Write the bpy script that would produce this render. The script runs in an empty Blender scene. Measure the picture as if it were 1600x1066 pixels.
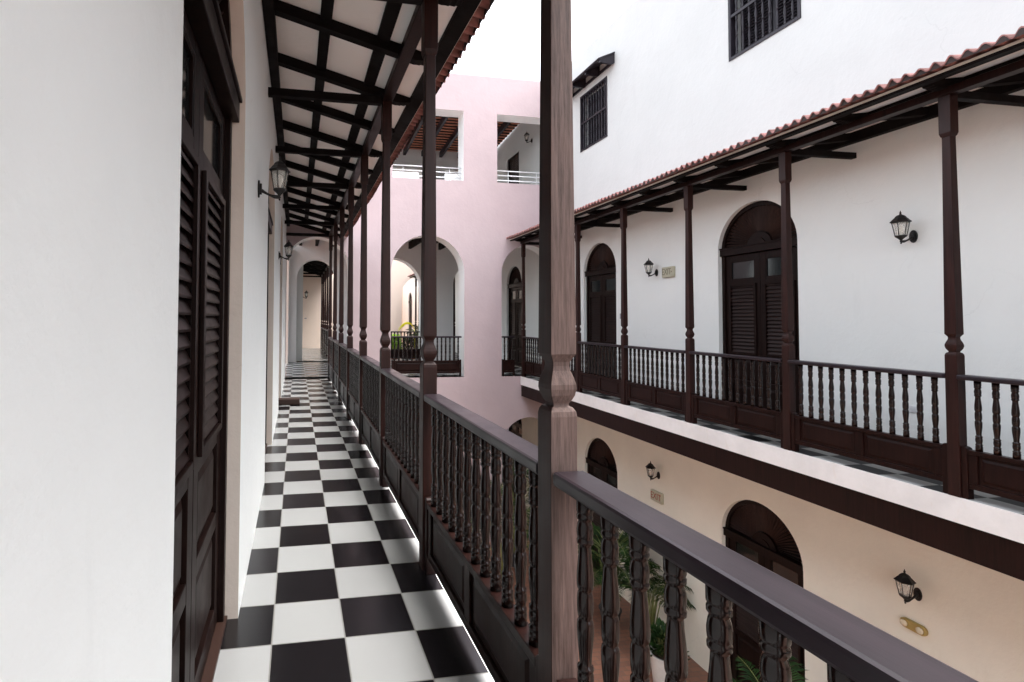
import bpy, bmesh, math, random
from mathutils import Vector, Matrix
random.seed(7)
R = math.radians
S = bpy.context.scene
COL = S.collection

# ------------------------------------------------------------------ camera
EYE = 1.4649
YAW, PITCH, ROLL, FPX, PX, PY = 0.172, 0.0297, 0.0062, 800.8, 602.9, 473.8
fw = Vector((math.sin(YAW)*math.cos(PITCH), math.cos(YAW)*math.cos(PITCH), math.sin(PITCH)))
rt0 = Vector((math.cos(YAW), -math.sin(YAW), 0)); up0 = rt0.cross(fw)
rt = rt0*math.cos(ROLL)+up0*math.sin(ROLL); up = up0*math.cos(ROLL)-rt0*math.sin(ROLL)
cd = bpy.data.cameras.new('camera'); cam = bpy.data.objects.new('camera', cd); COL.objects.link(cam)
m3 = Matrix((rt, up, -fw)).transposed()
cam.matrix_world = Matrix.Translation((0, 0, EYE)) @ m3.to_4x4()
cd.sensor_width = 36.0; cd.lens = FPX/1600*36
cd.shift_x = (800-PX)/1600; cd.shift_y = -(533-PY)/1600
cd.clip_start = 0.02; cd.clip_end = 500
S.camera = cam

# ------------------------------------------------------------------ light
SUN_EL, SUN_AZ = 70.0, 100.0 # degrees; azimuth clockwise from +Y
w = bpy.data.worlds.new("World"); S.world = w; w.use_nodes = True
nt = w.node_tree; bg = nt.nodes['Background']
sky = nt.nodes.new('ShaderNodeTexSky'); sky.sky_type = 'NISHITA'; sky.sun_disc = False
sky.sun_elevation = R(SUN_EL); sky.sun_rotation = R(SUN_AZ)
sky.air_density = 1.0; sky.dust_density = 5.0; sky.ozone_density = 1.0
hs = nt.nodes.new('ShaderNodeHueSaturation'); hs.inputs['Saturation'].default_value = 0.28
hs.inputs['Value'].default_value = 1.0
nt.links.new(sky.outputs[0], hs.inputs['Color']); nt.links.new(hs.outputs[0], bg.inputs[0])
bg.inputs[1].default_value = 0.15
sl = bpy.data.lights.new('sun', 'SUN'); sl.energy = 0.55; sl.angle = R(30); sl.color = (1, .97, .93)
so = bpy.data.objects.new('sun', sl); COL.objects.link(so)
sd = Vector((math.sin(R(SUN_AZ))*math.cos(R(SUN_EL)), math.cos(R(SUN_AZ))*math.cos(R(SUN_EL)), math.sin(R(SUN_EL))))
so.rotation_euler = sd.to_track_quat('Z', 'Y').to_euler(); so.location = sd*40
S.view_settings.view_transform = 'Standard'; S.view_settings.look = 'None'
S.view_settings.exposure = 2.65; S.view_settings.gamma = 1
try: S.view_settings.use_curve_mapping = False
except Exception: pass
S.render.engine = 'CYCLES'
S.cycles.max_bounces = 12; S.cycles.diffuse_bounces = 8; S.cycles.glossy_bounces = 4
S.cycles.sample_clamp_indirect = 8; S.cycles.use_denoising = True

# ------------------------------------------------------------------ materials
def newmat(name):
    m = bpy.data.materials.new(name); m.use_nodes = True
    nt = m.node_tree; b = nt.nodes['Principled BSDF']
    return m, nt, b
def N(nt, t, **k):
    n = nt.nodes.new(t)
    for a, v in k.items():
        if a.startswith('i_'):
            n.inputs[int(a[2:])].default_value = v
        else: setattr(n, a, v)
    return n
def coords(nt, scale=(1, 1, 1)):
    tc = N(nt, 'ShaderNodeTexCoord'); mp = N(nt, 'ShaderNodeMapping')
    mp.inputs['Scale'].default_value = scale
    nt.links.new(tc.outputs['Object'], mp.inputs[0]); return mp.outputs[0]
def noise(nt, co, scale, detail=4, rough=.6):
    n = N(nt, 'ShaderNodeTexNoise'); n.inputs['Scale'].default_value = scale
    n.inputs['Detail'].default_value = detail; n.inputs['Roughness'].default_value = rough
    nt.links.new(co, n.inputs['Vector']); return n.outputs['Fac']
def ramp(nt, fac, stops):
    r = N(nt, 'ShaderNodeValToRGB'); e = r.color_ramp.elements
    while len(e) < len(stops): e.new(.5)
    for k, (p, c) in enumerate(stops):
        e[k].position = p; e[k].color = (c[0], c[1], c[2], 1)
    nt.links.new(fac, r.inputs[0]); return r.outputs[0]
def bump(nt, b, h, strength=.2, dist=.01):
    n = N(nt, 'ShaderNodeBump'); n.inputs['Strength'].default_value = strength
    n.inputs['Distance'].default_value = dist
    nt.links.new(h, n.inputs['Height']); nt.links.new(n.outputs[0], b.inputs['Normal'])
def sc(c, k): return tuple(x*k for x in c)
def mixc(nt, f, a, b):
    n = N(nt, 'ShaderNodeMix', data_type='RGBA')
    if isinstance(f, float): n.inputs[0].default_value = f
    else: nt.links.new(f, n.inputs[0])
    for s, v in ((6, a), (7, b)):
        if isinstance(v, tuple): n.inputs[s].default_value = (v[0], v[1], v[2], 1)
        else: nt.links.new(v, n.inputs[s])
    return n.outputs[2]

def plaster(name, c, dirt=.93, rough=.85, streak=None):
    m, nt, b = newmat(name); co = coords(nt)
    big = noise(nt, co, .9, 5, .65)
    col = ramp(nt, big, [(.3, sc(c, dirt)), (.62, c)])
    co2 = coords(nt, (1.6, 1.6, .35))
    st = noise(nt, co2, 2.2, 6, .7)
    s = streak or sc(c, .86)
    f = ramp(nt, st, [(.60, (0, 0, 0)), (.78, (.45, .45, .45))])
    col = mixc(nt, f, col, s)
    nt.links.new(col, b.inputs['Base Color'])
    b.inputs['Roughness'].default_value = rough
    b.inputs['Specular IOR Level'].default_value = .25
    f1 = noise(nt, co, 14, 6, .65); f0 = noise(nt, coords(nt, (1, 1, .7)), 2.3, 3, .5)
    vo = N(nt, 'ShaderNodeTexVoronoi', feature='DISTANCE_TO_EDGE'); vo.inputs['Scale'].default_value = .75
    dn = N(nt, 'ShaderNodeTexNoise'); dn.inputs['Scale'].default_value = 3.2; dn.inputs['Detail'].default_value = 6
    nt.links.new(co, dn.inputs['Vector'])
    va = N(nt, 'ShaderNodeVectorMath', operation='SCALE'); va.inputs['Scale'].default_value = .35; nt.links.new(dn.outputs['Color'], va.inputs[0])
    vb = N(nt, 'ShaderNodeVectorMath', operation='ADD'); nt.links.new(co, vb.inputs[0]); nt.links.new(va.outputs[0], vb.inputs[1])
    nt.links.new(vb.outputs[0], vo.inputs['Vector'])
    cr = ramp(nt, vo.outputs['Distance'], [(.0, (1, 1, 1)), (.0035, (0, 0, 0))])
    mk = ramp(nt, noise(nt, co, .55, 3), [(.56, (0, 0, 0)), (.66, (.16, .16, .16))])
    mm = N(nt, 'ShaderNodeMix', data_type='RGBA', blend_type='MULTIPLY'); mm.inputs[0].default_value = 1
    nt.links.new(cr, mm.inputs[6]); nt.links.new(mk, mm.inputs[7])
    nt.links.new(mixc(nt, mm.outputs[2], col, sc(c, .45)), b.inputs['Base Color'])
    ad = N(nt, 'ShaderNodeMath', operation='MULTIPLY_ADD'); nt.links.new(f0, ad.inputs[0]); ad.inputs[1].default_value = 3.0; nt.links.new(f1, ad.inputs[2])
    bump(nt, b, ad.outputs[0], .38, .010)
    return m
def wood(name, dark, light, rough=.34, coat=.25, spec=.2, gbump=.12, axis='z', fine=1):
    m, nt, b = newmat(name)
    k = {'z': (38, 38, 2.2), 'y': (38, 2.2, 38), 'x': (2.2, 38, 38)}[axis]; k = tuple(q*fine for q in k)
    co = coords(nt, k); g = noise(nt, co, 1.0, 8, .7)
    co2 = coords(nt); g2 = noise(nt, co2, 3.0, 4, .6)
    col = ramp(nt, g, [(.32, dark), (.7, light)])
    col = mixc(nt, ramp(nt, g2, [(.45, (0, 0, 0)), (.75, (.5, .5, .5))]), col, light)
    nt.links.new(col, b.inputs['Base Color'])
    rr = ramp(nt, g2, [(.3, (rough*.8,)*3), (.7, (min(1, rough*1.3),)*3)])
    nt.links.new(rr, b.inputs['Roughness'])
    b.inputs['Specular IOR Level'].default_value = spec
    b.inputs['Coat Weight'].default_value = coat; b.inputs['Coat Roughness'].default_value = .22
    bump(nt, b, g, gbump, .004)
    return m

M = {}
M['white'] = plaster('white plaster', (.62, .64, .625), .96)
M['white_inner'] = plaster('gallery plaster', (.75, .77, .765), .97)
M['white_shade_lift'] = plaster('white plaster lifted for roof shade', (.80, .82, .80), .97)  # same white paint, lightened in colour to offset the shade under the roof
M['reveal_bounce'] = plaster('jamb plaster with painted wood bounce', (.74, .64, .56), .9)  # door jambs tinted beige: painted bounce light off the reddish wood
M['pink'] = plaster('pink plaster', (.455, .368, .380), .93, streak=(.43, .345, .36))
M['peach'] = plaster('peach plaster', (.84, .70, .60), .95)
M['cream'] = plaster('cream plaster', (.86, .84, .74), .92, streak=(.70, .66, .55))
M['grey'] = plaster('grey plaster', (.86, .87, .86), .95)
M['ceil'] = plaster('ceiling board', (.93, .91, .88), .975)
M['wood'] = wood('dark varnished wood', (.0055, .0026, .0024), (.020, .0075, .006), coat=.0, spec=.11)
M['wood_gloss'] = wood('glossy varnished baluster wood', (.004, .0018, .0016), (.014, .0056, .0042), .16, .0, .30, gbump=.0)
M['wood_h'] = wood('dark varnished rail wood', (.010, .007, .0095), (.022, .0145, .019), .34, .16, .22, axis='y')
M['wood_post'] = wood('brown varnished post wood', (.009, .0034, .0028), (.030, .0100, .0078), .42, .0)
M['worn_lit'] = wood('sun bleached light painted post wood', (.045, .028, .024), (.165, .112, .098), .55, .05, .25, gbump=.5, fine=2.6)  # weathered grain, plus light painted into the front faces of one post
M['beam'] = wood('black stained timber', (.0035, .0026, .0027), (.008, .0062, .006), .7, .0, .12, axis='x')
M['door'] = wood('dark door wood', (.004, .0020, .0018), (.015, .0064, .0050), .38, .0, .12)
M['fan'] = wood('fanlight slat wood', (.018, .009, .008), (.050, .026, .021), .5, .0, .15)
M['louvre'] = wood('louvre wood', (.008, .0042, .0038), (.024, .0135, .0118), .38, .05, .2, axis='y')
M['grille'] = wood('grey black grille wood', (.009, .0075, .011), (.030, .026, .034), .45, .15)

def simple(name, c, rough=.5, metal=0, **k):
    m, nt, b = newmat(name); co = coords(nt)
    f = noise(nt, co, 9, 4)
    nt.links.new(ramp(nt, f, [(.3, sc(c, .85)), (.7, c)]), b.inputs['Base Color'])
    b.inputs['Roughness'].default_value = rough; b.inputs['Metallic'].default_value = metal
    return m
M['iron'] = simple('black cast iron', (.009, .008, .008), .5, .2)
M['dark'] = simple('painted room darkness', (.004, .0035, .0035), .8)  # near-black colour stands in for the darkness of unlit rooms
M['soil'] = simple('potting soil', (.05, .035, .025), .95)
M['cap'] = simple('cream eave trim', (.80, .77, .70), .6)
M['steel'] = simple('white painted pipe', (.72, .73, .75), .35, .2)
M['plastic'] = simple('aged cream plastic', (.50, .48, .36), .5)
M['plastic_y'] = simple('yellowed plastic', (.42, .30, .09), .45)
M['lens'] = simple('cream lamp lens', (.75, .66, .48), .2)
M['letter'] = simple('faded olive lettering', (.22, .21, .15), .6)
M['letter_r'] = simple('faded red lettering', (.34, .08, .05), .6)
M['terra_pot'] = simple('terracotta pot', (.42, .13, .08), .7)
M['white_pot'] = simple('white glazed pot', (.66, .66, .64), .3)
M['dark_pot'] = simple('dark plant tub', (.03, .035, .04), .5)
M['stem'] = simple('palm stem', (.16, .18, .05), .6)
M['switch'] = simple('grey switch plate', (.30, .30, .32), .4)
M['mass'] = simple('brown timber block', (.040, .017, .011), .5)

def leafmat(name, a, bcol, trans=.3):
    m, nt, b = newmat(name); co = coords(nt); f = noise(nt, co, 5, 3)
    col = ramp(nt, f, [(.35, a), (.65, bcol)])
    nt.links.new(col, b.inputs['Base Color']); b.inputs['Roughness'].default_value = .6; b.inputs['Specular IOR Level'].default_value = .15
    tr = N(nt, 'ShaderNodeBsdfTranslucent'); nt.links.new(col, tr.inputs[0])
    mx = N(nt, 'ShaderNodeMixShader'); mx.inputs[0].default_value = trans
    nt.links.new(b.outputs[0], mx.inputs[1]); nt.links.new(tr.outputs[0], mx.inputs[2])
    nt.links.new(mx.outputs[0], nt.nodes['Material Output'].inputs[0]); return m
M['leaf'] = leafmat('palm leaf', (.006, .020, .005), (.018, .048, .009), .08)
M['leaf_y'] = leafmat('yellow green frond', (.70, .70, .02), (.85, .82, .03), .5)
M['leaf_l'] = leafmat('lime leaf', (.22, .45, .04), (.48, .66, .10), .45)

def glassmat():
    m, nt, b = newmat('clear lantern glass')
    b.inputs['Base Color'].default_value = (.85, .84, .78, 1); b.inputs['Roughness'].default_value = .15
    tr = N(nt, 'ShaderNodeBsdfTransparent'); mx = N(nt, 'ShaderNodeMixShader'); mx.inputs[0].default_value = .28
    nt.links.new(tr.outputs[0], mx.inputs[1]); nt.links.new(b.outputs[0], mx.inputs[2])
    nt.links.new(mx.outputs[0], nt.nodes['Material Output'].inputs[0]); return m
M['glass'] = glassmat()
def panemat():
    m, nt, b = newmat('dark window pane')
    b.inputs['Base Color'].default_value = (.010, .013, .014, 1); b.inputs['Roughness'].default_value = .08
    b.inputs['Specular IOR Level'].default_value = .45; return m
M['pane'] = panemat()
M['bulb'] = simple('frosted bulb', (.85, .82, .74), .3)

def checker(name, ox, oy, s, odd_black=True, RB_=.20, dark=(.0058, .0050, .0060), light=(.34, .345, .34)):
    m, nt, b = newmat(name); L = nt.links
    tc = N(nt, 'ShaderNodeTexCoord'); sp = N(nt, 'ShaderNodeSeparateXYZ'); L.new(tc.outputs['Object'], sp.inputs[0])
    def mth(op, a, bb=None):
        n = N(nt, 'ShaderNodeMath', operation=op)
        for k, v in enumerate((a, bb)):
            if v is None: continue
            if isinstance(v, (int, float)): n.inputs[k].default_value = v
            else: L.new(v, n.inputs[k])
        return n.outputs[0]
    u = mth('DIVIDE', mth('SUBTRACT', sp.outputs[0], ox), s); v = mth('DIVIDE', mth('SUBTRACT', sp.outputs[1], oy), s)
    fu = mth('FLOOR', u); fv = mth('FLOOR', v)
    par = mth('FLOORED_MODULO', mth('ADD', mth('ADD', fu, fv), 0 if odd_black else 1), 2.0)   # 1 = black
    du = mth('FRACT', u); dv = mth('FRACT', v)
    eu = mth('MINIMUM', du, mth('SUBTRACT', 1.0, du)); ev = mth('MINIMUM', dv, mth('SUBTRACT', 1.0, dv))
    g = mth('LESS_THAN', mth('MINIMUM', eu, ev), .0095)
    cb = N(nt, 'ShaderNodeCombineXYZ'); L.new(fu, cb.inputs[0]); L.new(fv, cb.inputs[1])
    wn = N(nt, 'ShaderNodeTexWhiteNoise', noise_dimensions='3D'); L.new(cb.outputs[0], wn.inputs[0])
    co = coords(nt); f = noise(nt, co, 3.5, 5)
    lc = mixc(nt, wn.outputs[0], ramp(nt, f, [(.3, sc(light, .975)), (.7, light)]), sc(light, .90))
    dc = ramp(nt, wn.outputs[0], [(.0, sc(dark, .7)), (1., sc(dark, 1.7))])
    col = mixc(nt, par, lc, dc)
    col = mixc(nt, g, col, (.16, .155, .145))
    L.new(col, b.inputs['Base Color'])
    rr = mth('ADD', mth('MULTIPLY', wn.outputs[0], .06), RB_)
    rr = mth('ADD', rr, mth('MULTIPLY', g, .5)); L.new(rr, b.inputs['Roughness'])
    b.inputs['Specular IOR Level'].default_value = .5 if RB_ < .4 else .12
    # each tile leans a little its own way
    wn2 = N(nt, 'ShaderNodeTexWhiteNoise', noise_dimensions='3D'); L.new(cb.outputs[0], wn2.inputs[0])
    sepc = N(nt, 'ShaderNodeSeparateColor'); L.new(wn2.outputs['Color'], sepc.inputs[0])
    hgt = mth('ADD', mth('MULTIPLY', mth('SUBTRACT', sepc.outputs[0], .5), du), mth('MULTIPLY', mth('SUBTRACT', sepc.outputs[1], .5), dv))
    hgt = mth('ADD', mth('MULTIPLY', hgt, .5), mth('MULTIPLY', g, -.3))
    bump(nt, b, hgt, .5, .004)
    return m
TS = .33
M['check'] = checker('black and white floor tiles', -.0942, 2.3915, TS)
M['check_r'] = checker('black and white gallery tiles', .235, .961, TS, False, .5, dark=(.012, .012, .014))
def slabmat():
    m, nt, b = newmat('stained white slab edge'); co = coords(nt)
    f = noise(nt, co, 2.0, 6, .7); f2 = noise(nt, coords(nt, (1, 3, 1)), 3.0, 5)
    col = ramp(nt, f, [(.35, (.74, .75, .745)), (.6, (.84, .85, .845))])
    col = mixc(nt, ramp(nt, f2, [(.60, (0, 0, 0)), (.78, (.32, .32, .32))]), col, (.66, .54, .40))
    nt.links.new(col, b.inputs['Base Color']); b.inputs['Roughness'].default_value = .5
    return m
M['slab'] = slabmat()
def brickfloor():
    m, nt, b = newmat('terracotta paving'); co = coords(nt)
    br = N(nt, 'ShaderNodeTexBrick'); nt.links.new(co, br.inputs[0])
    br.inputs['Color1'].default_value = (.26, .12, .075, 1); br.inputs['Color2'].default_value = (.19, .09, .06, 1)
    br.inputs['Mortar'].default_value = (.14, .09, .07, 1); br.inputs['Scale'].default_value = 3.3
    br.inputs['Mortar Size'].default_value = .02; br.inputs['Brick Width'].default_value = .66; br.inputs['Row Height'].default_value = .33
    nt.links.new(br.outputs[0], b.inputs['Base Color']); b.inputs['Roughness'].default_value = .5
    return m
M['terra'] = brickfloor()
def tilemat(name, a, bb):
    m, nt, b = newmat(name); co = coords(nt, (3, 9.9, 3)); f = noise(nt, co, 1.7, 2)
    f2 = noise(nt, coords(nt), 18, 5)
    col = mixc(nt, ramp(nt, f2, [(.4, (0, 0, 0)), (.8, (.6, .6, .6))]), ramp(nt, f, [(.40, a), (.58, bb)]), (.10, .07, .06))
    nt.links.new(col, b.inputs['Base Color']); b.inputs['Roughness'].default_value = .8
    bump(nt, b, f2, .3, .004); return m
M['rooftile'] = tilemat('red roof tiles', (.17, .068, .060), (.34, .155, .14))
M['tile_end'] = simple('dark tile mortar ends', (.035, .024, .022), .9)
M['rooftile_o'] = tilemat('orange roof tiles', (.45, .14, .07), (.60, .22, .12))

# ------------------------------------------------------------------ mesh helper
class MB:
    def __init__(s, T=None): s.bm = bmesh.new(); s.T = T; s.mi = 0
    def v(s, p):
        p = Vector(p)
        return s.bm.verts.new(s.T(p) if s.T else p)
    def f(s, vs, mi=None, smooth=False):
        try:
            f = s.bm.faces.new(vs); f.material_index = s.mi if mi is None else mi; f.smooth = smooth; return f
        except ValueError: return None
    def quad(s, a, b, c, d, mi=None): return s.f([s.v(a), s.v(b), s.v(c), s.v(d)], mi)
    def box(s, x0, x1, y0, y1, z0, z1, mi=None):
        P = [s.v((x, y, z)) for x in (x0, x1) for y in (y0, y1) for z in (z0, z1)]
        for q in ((0, 1, 3, 2), (4, 6, 7, 5), (0, 4, 5, 1), (2, 3, 7, 6), (0, 2, 6, 4), (1, 5, 7, 3)):
            s.f([P[i] for i in q], mi)
        return s
    def hexa(s, pts, mi=None):   # 8 pts: bottom 4 ring, top 4 ring
        P = [s.v(p) for p in pts]
        s.f(P[0:4][::-1], mi); s.f(P[4:8], mi)
        for i in range(4): s.f([P[i], P[(i+1) % 4], P[4+(i+1) % 4], P[4+i]], mi)
        return s
    def prism(s, poly, axis, a, b, mi=None):   # poly 2D in the other two axes
        def mk(p, t):
            q = {'x': (t, p[0], p[1]), 'y': (p[0], t, p[1]), 'z': (p[0], p[1], t)}[axis]; return s.v(q)
        A = [mk(p, a) for p in poly]; B = [mk(p, b) for p in poly]; n = len(poly)
        s.f(A[::-1], mi); s.f(B, mi)
        for i in range(n): s.f([A[i], A[(i+1) % n], B[(i+1) % n], B[i]], mi)
        return s
    def lathe(s, prof, seg=12, c=(0, 0, 0), square=False, rot=0, smooth=True, mi=None, caps=True):
        rings = []
        for (r, z) in prof:
            rings.append([s.v((c[0]+r*math.cos(rot+2*math.pi*i/seg), c[1]+r*math.sin(rot+2*math.pi*i/seg), c[2]+z)) for i in range(seg)])
        for a, b in zip(rings, rings[1:]):
            for i in range(seg): s.f([a[i], a[(i+1) % seg], b[(i+1) % seg], b[i]], mi, smooth)
        if caps: s.f(rings[0][::-1], mi); s.f(rings[-1], mi)
        return s
    def sqloft(s, prof, c=(0, 0), mi=None, front=None):
        rings = []
        for (h, z) in prof:
            rings.append([s.v((c[0]+a*h, c[1]+b*h, z)) for a, b in ((-1, -1), (1, -1), (1, 1), (-1, 1))])
        for a, b in zip(rings, rings[1:]):
            for i in range(4): s.f([a[i], a[(i+1) % 4], b[(i+1) % 4], b[i]], (front if (front is not None and i == 0) else mi))
        s.f(rings[0][::-1], mi); s.f(rings[-1], mi); return s
    def tube(s, pts, r, seg=8, mi=None, smooth=True):
        pts = [Vector(p) for p in pts]; rings = []
        for i, p in enumerate(pts):
            d = (pts[min(i+1, len(pts)-1)]-pts[max(i-1, 0)]).normalized()
            a = d.orthogonal().normalized() if i == 0 else (prev - d*prev.dot(d)).normalized()
            prev = a; b = d.cross(a); rr = r[i] if isinstance(r, (list, tuple)) else r
            rings.append([s.v(p+a*rr*math.cos(2*math.pi*k/seg)+b*rr*math.sin(2*math.pi*k/seg)) for k in range(seg)])
        for A, B in zip(rings, rings[1:]):
            for i in range(seg): s.f([A[i], A[(i+1) % seg], B[(i+1) % seg], B[i]], mi, smooth)
        s.f(rings[0][::-1], mi); s.f(rings[-1], mi); return s
    def build(s, name, mats, parent=None, bevel=0, recalc=True, weld=True):
        if weld: bmesh.ops.remove_doubles(s.bm, verts=s.bm.verts, dist=1e-5)
        if recalc: bmesh.ops.recalc_face_normals(s.bm, faces=s.bm.faces)
        me = bpy.data.meshes.new(name); s.bm.to_mesh(me); s.bm.free()
        for m in (mats if isinstance(mats, (list, tuple)) else [mats]): me.materials.append(M[m])
        o = bpy.data.objects.new(name, me); COL.objects.link(o)
        if parent: o.parent = parent
        if bevel:
            b = o.modifiers.new('edge', 'BEVEL'); b.width = bevel; b.segments = 2; b.limit_method = 'ANGLE'; b.angle_limit = R(40)
        return o

def empty(name, label, cat, group=None, loc=(0, 0, 0), rz=0):
    o = bpy.data.objects.new(name, None); COL.objects.link(o); o.empty_display_size = .1
    o.location = loc; o.rotation_euler = (0, 0, rz); tag(o, label, cat, group); return o
def tag(o, label, cat, group=None):
    o['label'] = label; o['category'] = cat
    if group: o['group'] = group
    return o
def struct(o): o['kind'] = 'structure'; return o
KIDS = {}
def copy_tree(o, loc=None, rz=None, label=None, parent=None):
    c = o.copy(); COL.objects.link(c)
    if parent: c.parent = parent
    if loc is not None: c.location = loc
    if rz is not None: c.rotation_euler = (0, 0, rz)
    if label: c['label'] = label
    for ch in [x for x in bpy.data.objects if x.parent == o]: copy_tree(ch, parent=c)
    return c
ORD = ['first', 'second', 'third', 'fourth', 'fifth', 'sixth', 'seventh', 'eighth', 'ninth', 'tenth', 'eleventh', 'twelfth']

# right-hand building frame: v away from us, u along it
AN = R(1.4); O = Vector((5.46, 3.43, 0)); TV = Vector((math.sin(AN), math.cos(AN), 0)); NV = Vector((math.cos(AN), -math.sin(AN), 0))
def RW(v, u, z=0): return O+NV*v+TV*u+Vector((0, 0, z))
TR = lambda p: O+NV*p[0]+TV*p[1]+Vector((0, 0, p[2]))
GZ = -4.16
WX = -.265           # near gallery wall plane
PW0, PW1 = 12.45, 12.90      # pink wall
SW0, SW1 = 17.20, 17.65      # second cross wall
EW = 25.0

# ------------------------------------------------------------------ walls with openings
def wall(name, T, u0, u1, z0, z1, t, ops, mats, parent=None, cap=True):
    """T(u,d,z) -> point. ops: (uc, halfwidth, zb, zs, kind) kind arch -> semicircle over zs, rect -> zs is top"""
    mb = MB(); us = {round(u0, 5), round(u1, 5)}
    for (uc, h, zb, zs, k) in ops:
        if k == 'arch':
            for i in range(29): us.add(round(uc-h*math.cos(math.pi*i/28), 5))
        else: us |= {round(uc-h, 5), round(uc+h, 5)}
    us = sorted(x for x in us if u0-1e-6 <= x <= u1+1e-6)
    def top(op, u):
        uc, h, zb, zs, k = op
        return zs+(math.sqrt(max(0, h*h-(u-uc)**2)) if k == 'arch' else 0)
    V = lambda u, d, z: mb.v(T(u, d, z))
    def q(a, b, c, d, mi=0): mb.f([V(*a), V(*b), V(*c), V(*d)], mi)
    for a, b in zip(us, us[1:]):
        mid = (a+b)/2
        cut = sorted([op for op in ops if op[0]-op[1] < mid < op[0]+op[1]], key=lambda o: o[2])
        lo = (z0, z0)
        for op in cut+[None]:
            hi = (op[2], op[2]) if op else (z1, z1)
            if hi[0]-lo[0] > 1e-6 or hi[1]-lo[1] > 1e-6:
                q((a, 0, lo[0]), (b, 0, lo[1]), (b, 0, hi[1]), (a, 0, hi[0]))
                q((b, t, lo[1]), (a, t, lo[0]), (a, t, hi[0]), (b, t, hi[1]))
            if op:
                ta, tb = top(op, a), top(op, b)
                q((a, 0, ta), (b, 0, tb), (b, t, tb), (a, t, ta), 1)
                if op[2] > z0+1e-6: q((a, 0, op[2]), (a, t, op[2]), (b, t, op[2]), (b, 0, op[2]), 1)
                lo = (ta, tb)
        q((a, 0, z1), (b, 0, z1), (b, t, z1), (a, t, z1))
        if not cut or cut[0][2] > z0+1e-6: q((a, t, z0), (b, t, z0), (b, 0, z0), (a, 0, z0))
    for (uc, h, zb, zs, k) in ops:
        for e in (-1, 1):
            x = uc+e*h
            q((x, 0, zb), (x, t, zb), (x, t, zs), (x, 0, zs), 1)
    q((u0, 0, z0), (u0, t, z0), (u0, t, z1), (u0, 0, z1)); q((u1, t, z0), (u1, 0, z0), (u1, 0, z1), (u1, t, z1))
    bmesh.ops.remove_doubles(mb.bm, verts=mb.bm.verts, dist=1e-4)
    # orient by the mapping: check one face
    return mb.build(name, mats, parent, weld=False)

ARCHR = .685
near_doors = [(1.925, .70), (5.40, .685), (8.87, .685), (-1.55, .70)]
Tn = lambda u, d, z: (WX-d, u, z)
wl = empty('gallery_wall', 'long white plaster wall with door arches along the left of the tiled gallery', 'wall')
wall('wall_face', Tn, -6, SW0, -.004, 3.86, .30, [(c, h, -.004, 2.50, 'arch') for c, h in near_doors]+[(15.0, 1.75, -.004, 3.75, 'rect')], ['white_inner', 'reveal_bounce'], wl)  # the wide rect opening is added, out of view, to let sky light in
wall('lower_wall', Tn, -6, SW0, GZ, -.28, .30, [(c, h, GZ, -1.78, 'arch') for c, h in near_doors[1:3]], ['cream', 'cream'], wl)
mb = MB(); mb.box(-2.4, WX-.32, -6, PW0, 0, 3.8); mb.build('room_darkness', 'dark', wl)

RWv = .975
rd = [(2.96, .665), (6.98, .64), (11.77, .60), (-1.3, .665)]
rwin = [(2.77, .585, 5.445, 6.80), (7.17, .56, 5.44, 6.77)]
Tr = lambda u, d, z: TR((RWv+d, u, z))
bl = empty('white_building', 'tall white building with red eave behind the far right gallery', 'building')
ops = [(c, h, -.004, 2.53, 'arch') for c, h in rd]+[(c, h, a, b, 'rect') for c, h, a, b in rwin]+[(28.6, .6, -.004, 2.53, 'arch')]
ops += [(11.85, .48, 4.30, 6.68, 'rect')]
low = [o for o in ops if o[3] < 3]; hi = [o for o in ops if o[3] > 3]
wall('gallery_wall', Tr, -9, 32, -.004, 3.70, .30, low, ['white_shade_lift', 'white_shade_lift'], bl)
wall('upper_wall', Tr, -9, 32, 3.7005, 7.83, .30, hi, ['white', 'white'], bl)  # same paint as the gallery wall, darkened in colour against open daylight
wall('lower_wall', Tr, -9, 32, GZ, -.008, .30, [(c, h, GZ, -1.79, 'arch') for c, h in rd], ['cream', 'cream'], bl)
mb = MB(TR); mb.box(RWv+.31, RWv+2.5, -9, 31.5, GZ, 7.6); mb.build('room_darkness', 'dark', bl)

# pink cross wall
TP = lambda u, d, z: (u, PW0+d, z)
pk = empty('pink_wall', 'tall pale pink wall with arches and two upper openings closing the courtyard', 'wall')
XR = 6.70
wall('wall_face', TP, WX+.003, XR-.01, GZ, 7.74, PW1-PW0,
     [(.47, .78, 0.0, 2.65, 'arch'), (3.235, .945, 0.0, 2.615, 'arch'), (5.925, .745, 0.0, 2.64, 'arch'),
      (3.235, .92, 4.985, 6.79, 'rect'), (5.86, .80, 4.985, 6.77, 'rect'), (.8, .9, 4.985, 6.79, 'rect'),
      (5.93, .74, GZ, -1.80, 'arch')], ['pink', 'grey'], pk)
# second cross wall
T2 = lambda u, d, z: (u, SW0+d, z)
sw = empty('passage_wall', 'shaded grey wall with arches across the far side of the covered passage', 'wall')
wall('wall_face', T2, -.6, 6.80, -.30, 4.2, SW1-SW0,
     [(.63, .64, 0.0, 2.79, 'arch'), (3.20, 1.045, 0.0, 2.49, 'arch'), (6.07, .70, 0.0, 2.66, 'arch')], ['grey', 'grey'], sw)
wall('upper_wall', T2, -.6, 6.80, 4.203, 7.45, SW1-SW0,
     [(.8, .9, 4.99, 6.65, 'rect'), (3.20, 1.02, 4.99, 6.65, 'rect'), (5.90, .84, 4.99, 6.67, 'rect')], ['white', 'white'], sw)
# left wall inside the passage above / beyond
mb = MB(); mb.box(-.60, WX, PW1, SW0-.003, 4.22, 7.4); mb.box(-.55, .2, SW1+.003, EW-.003, -4.1, 3.95); mb.box(-.45, -.267, SW0-4.3, SW0-.004, -.28, 4.19) if 0 else None
mb.build('side_wall', 'white', sw)
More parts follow.
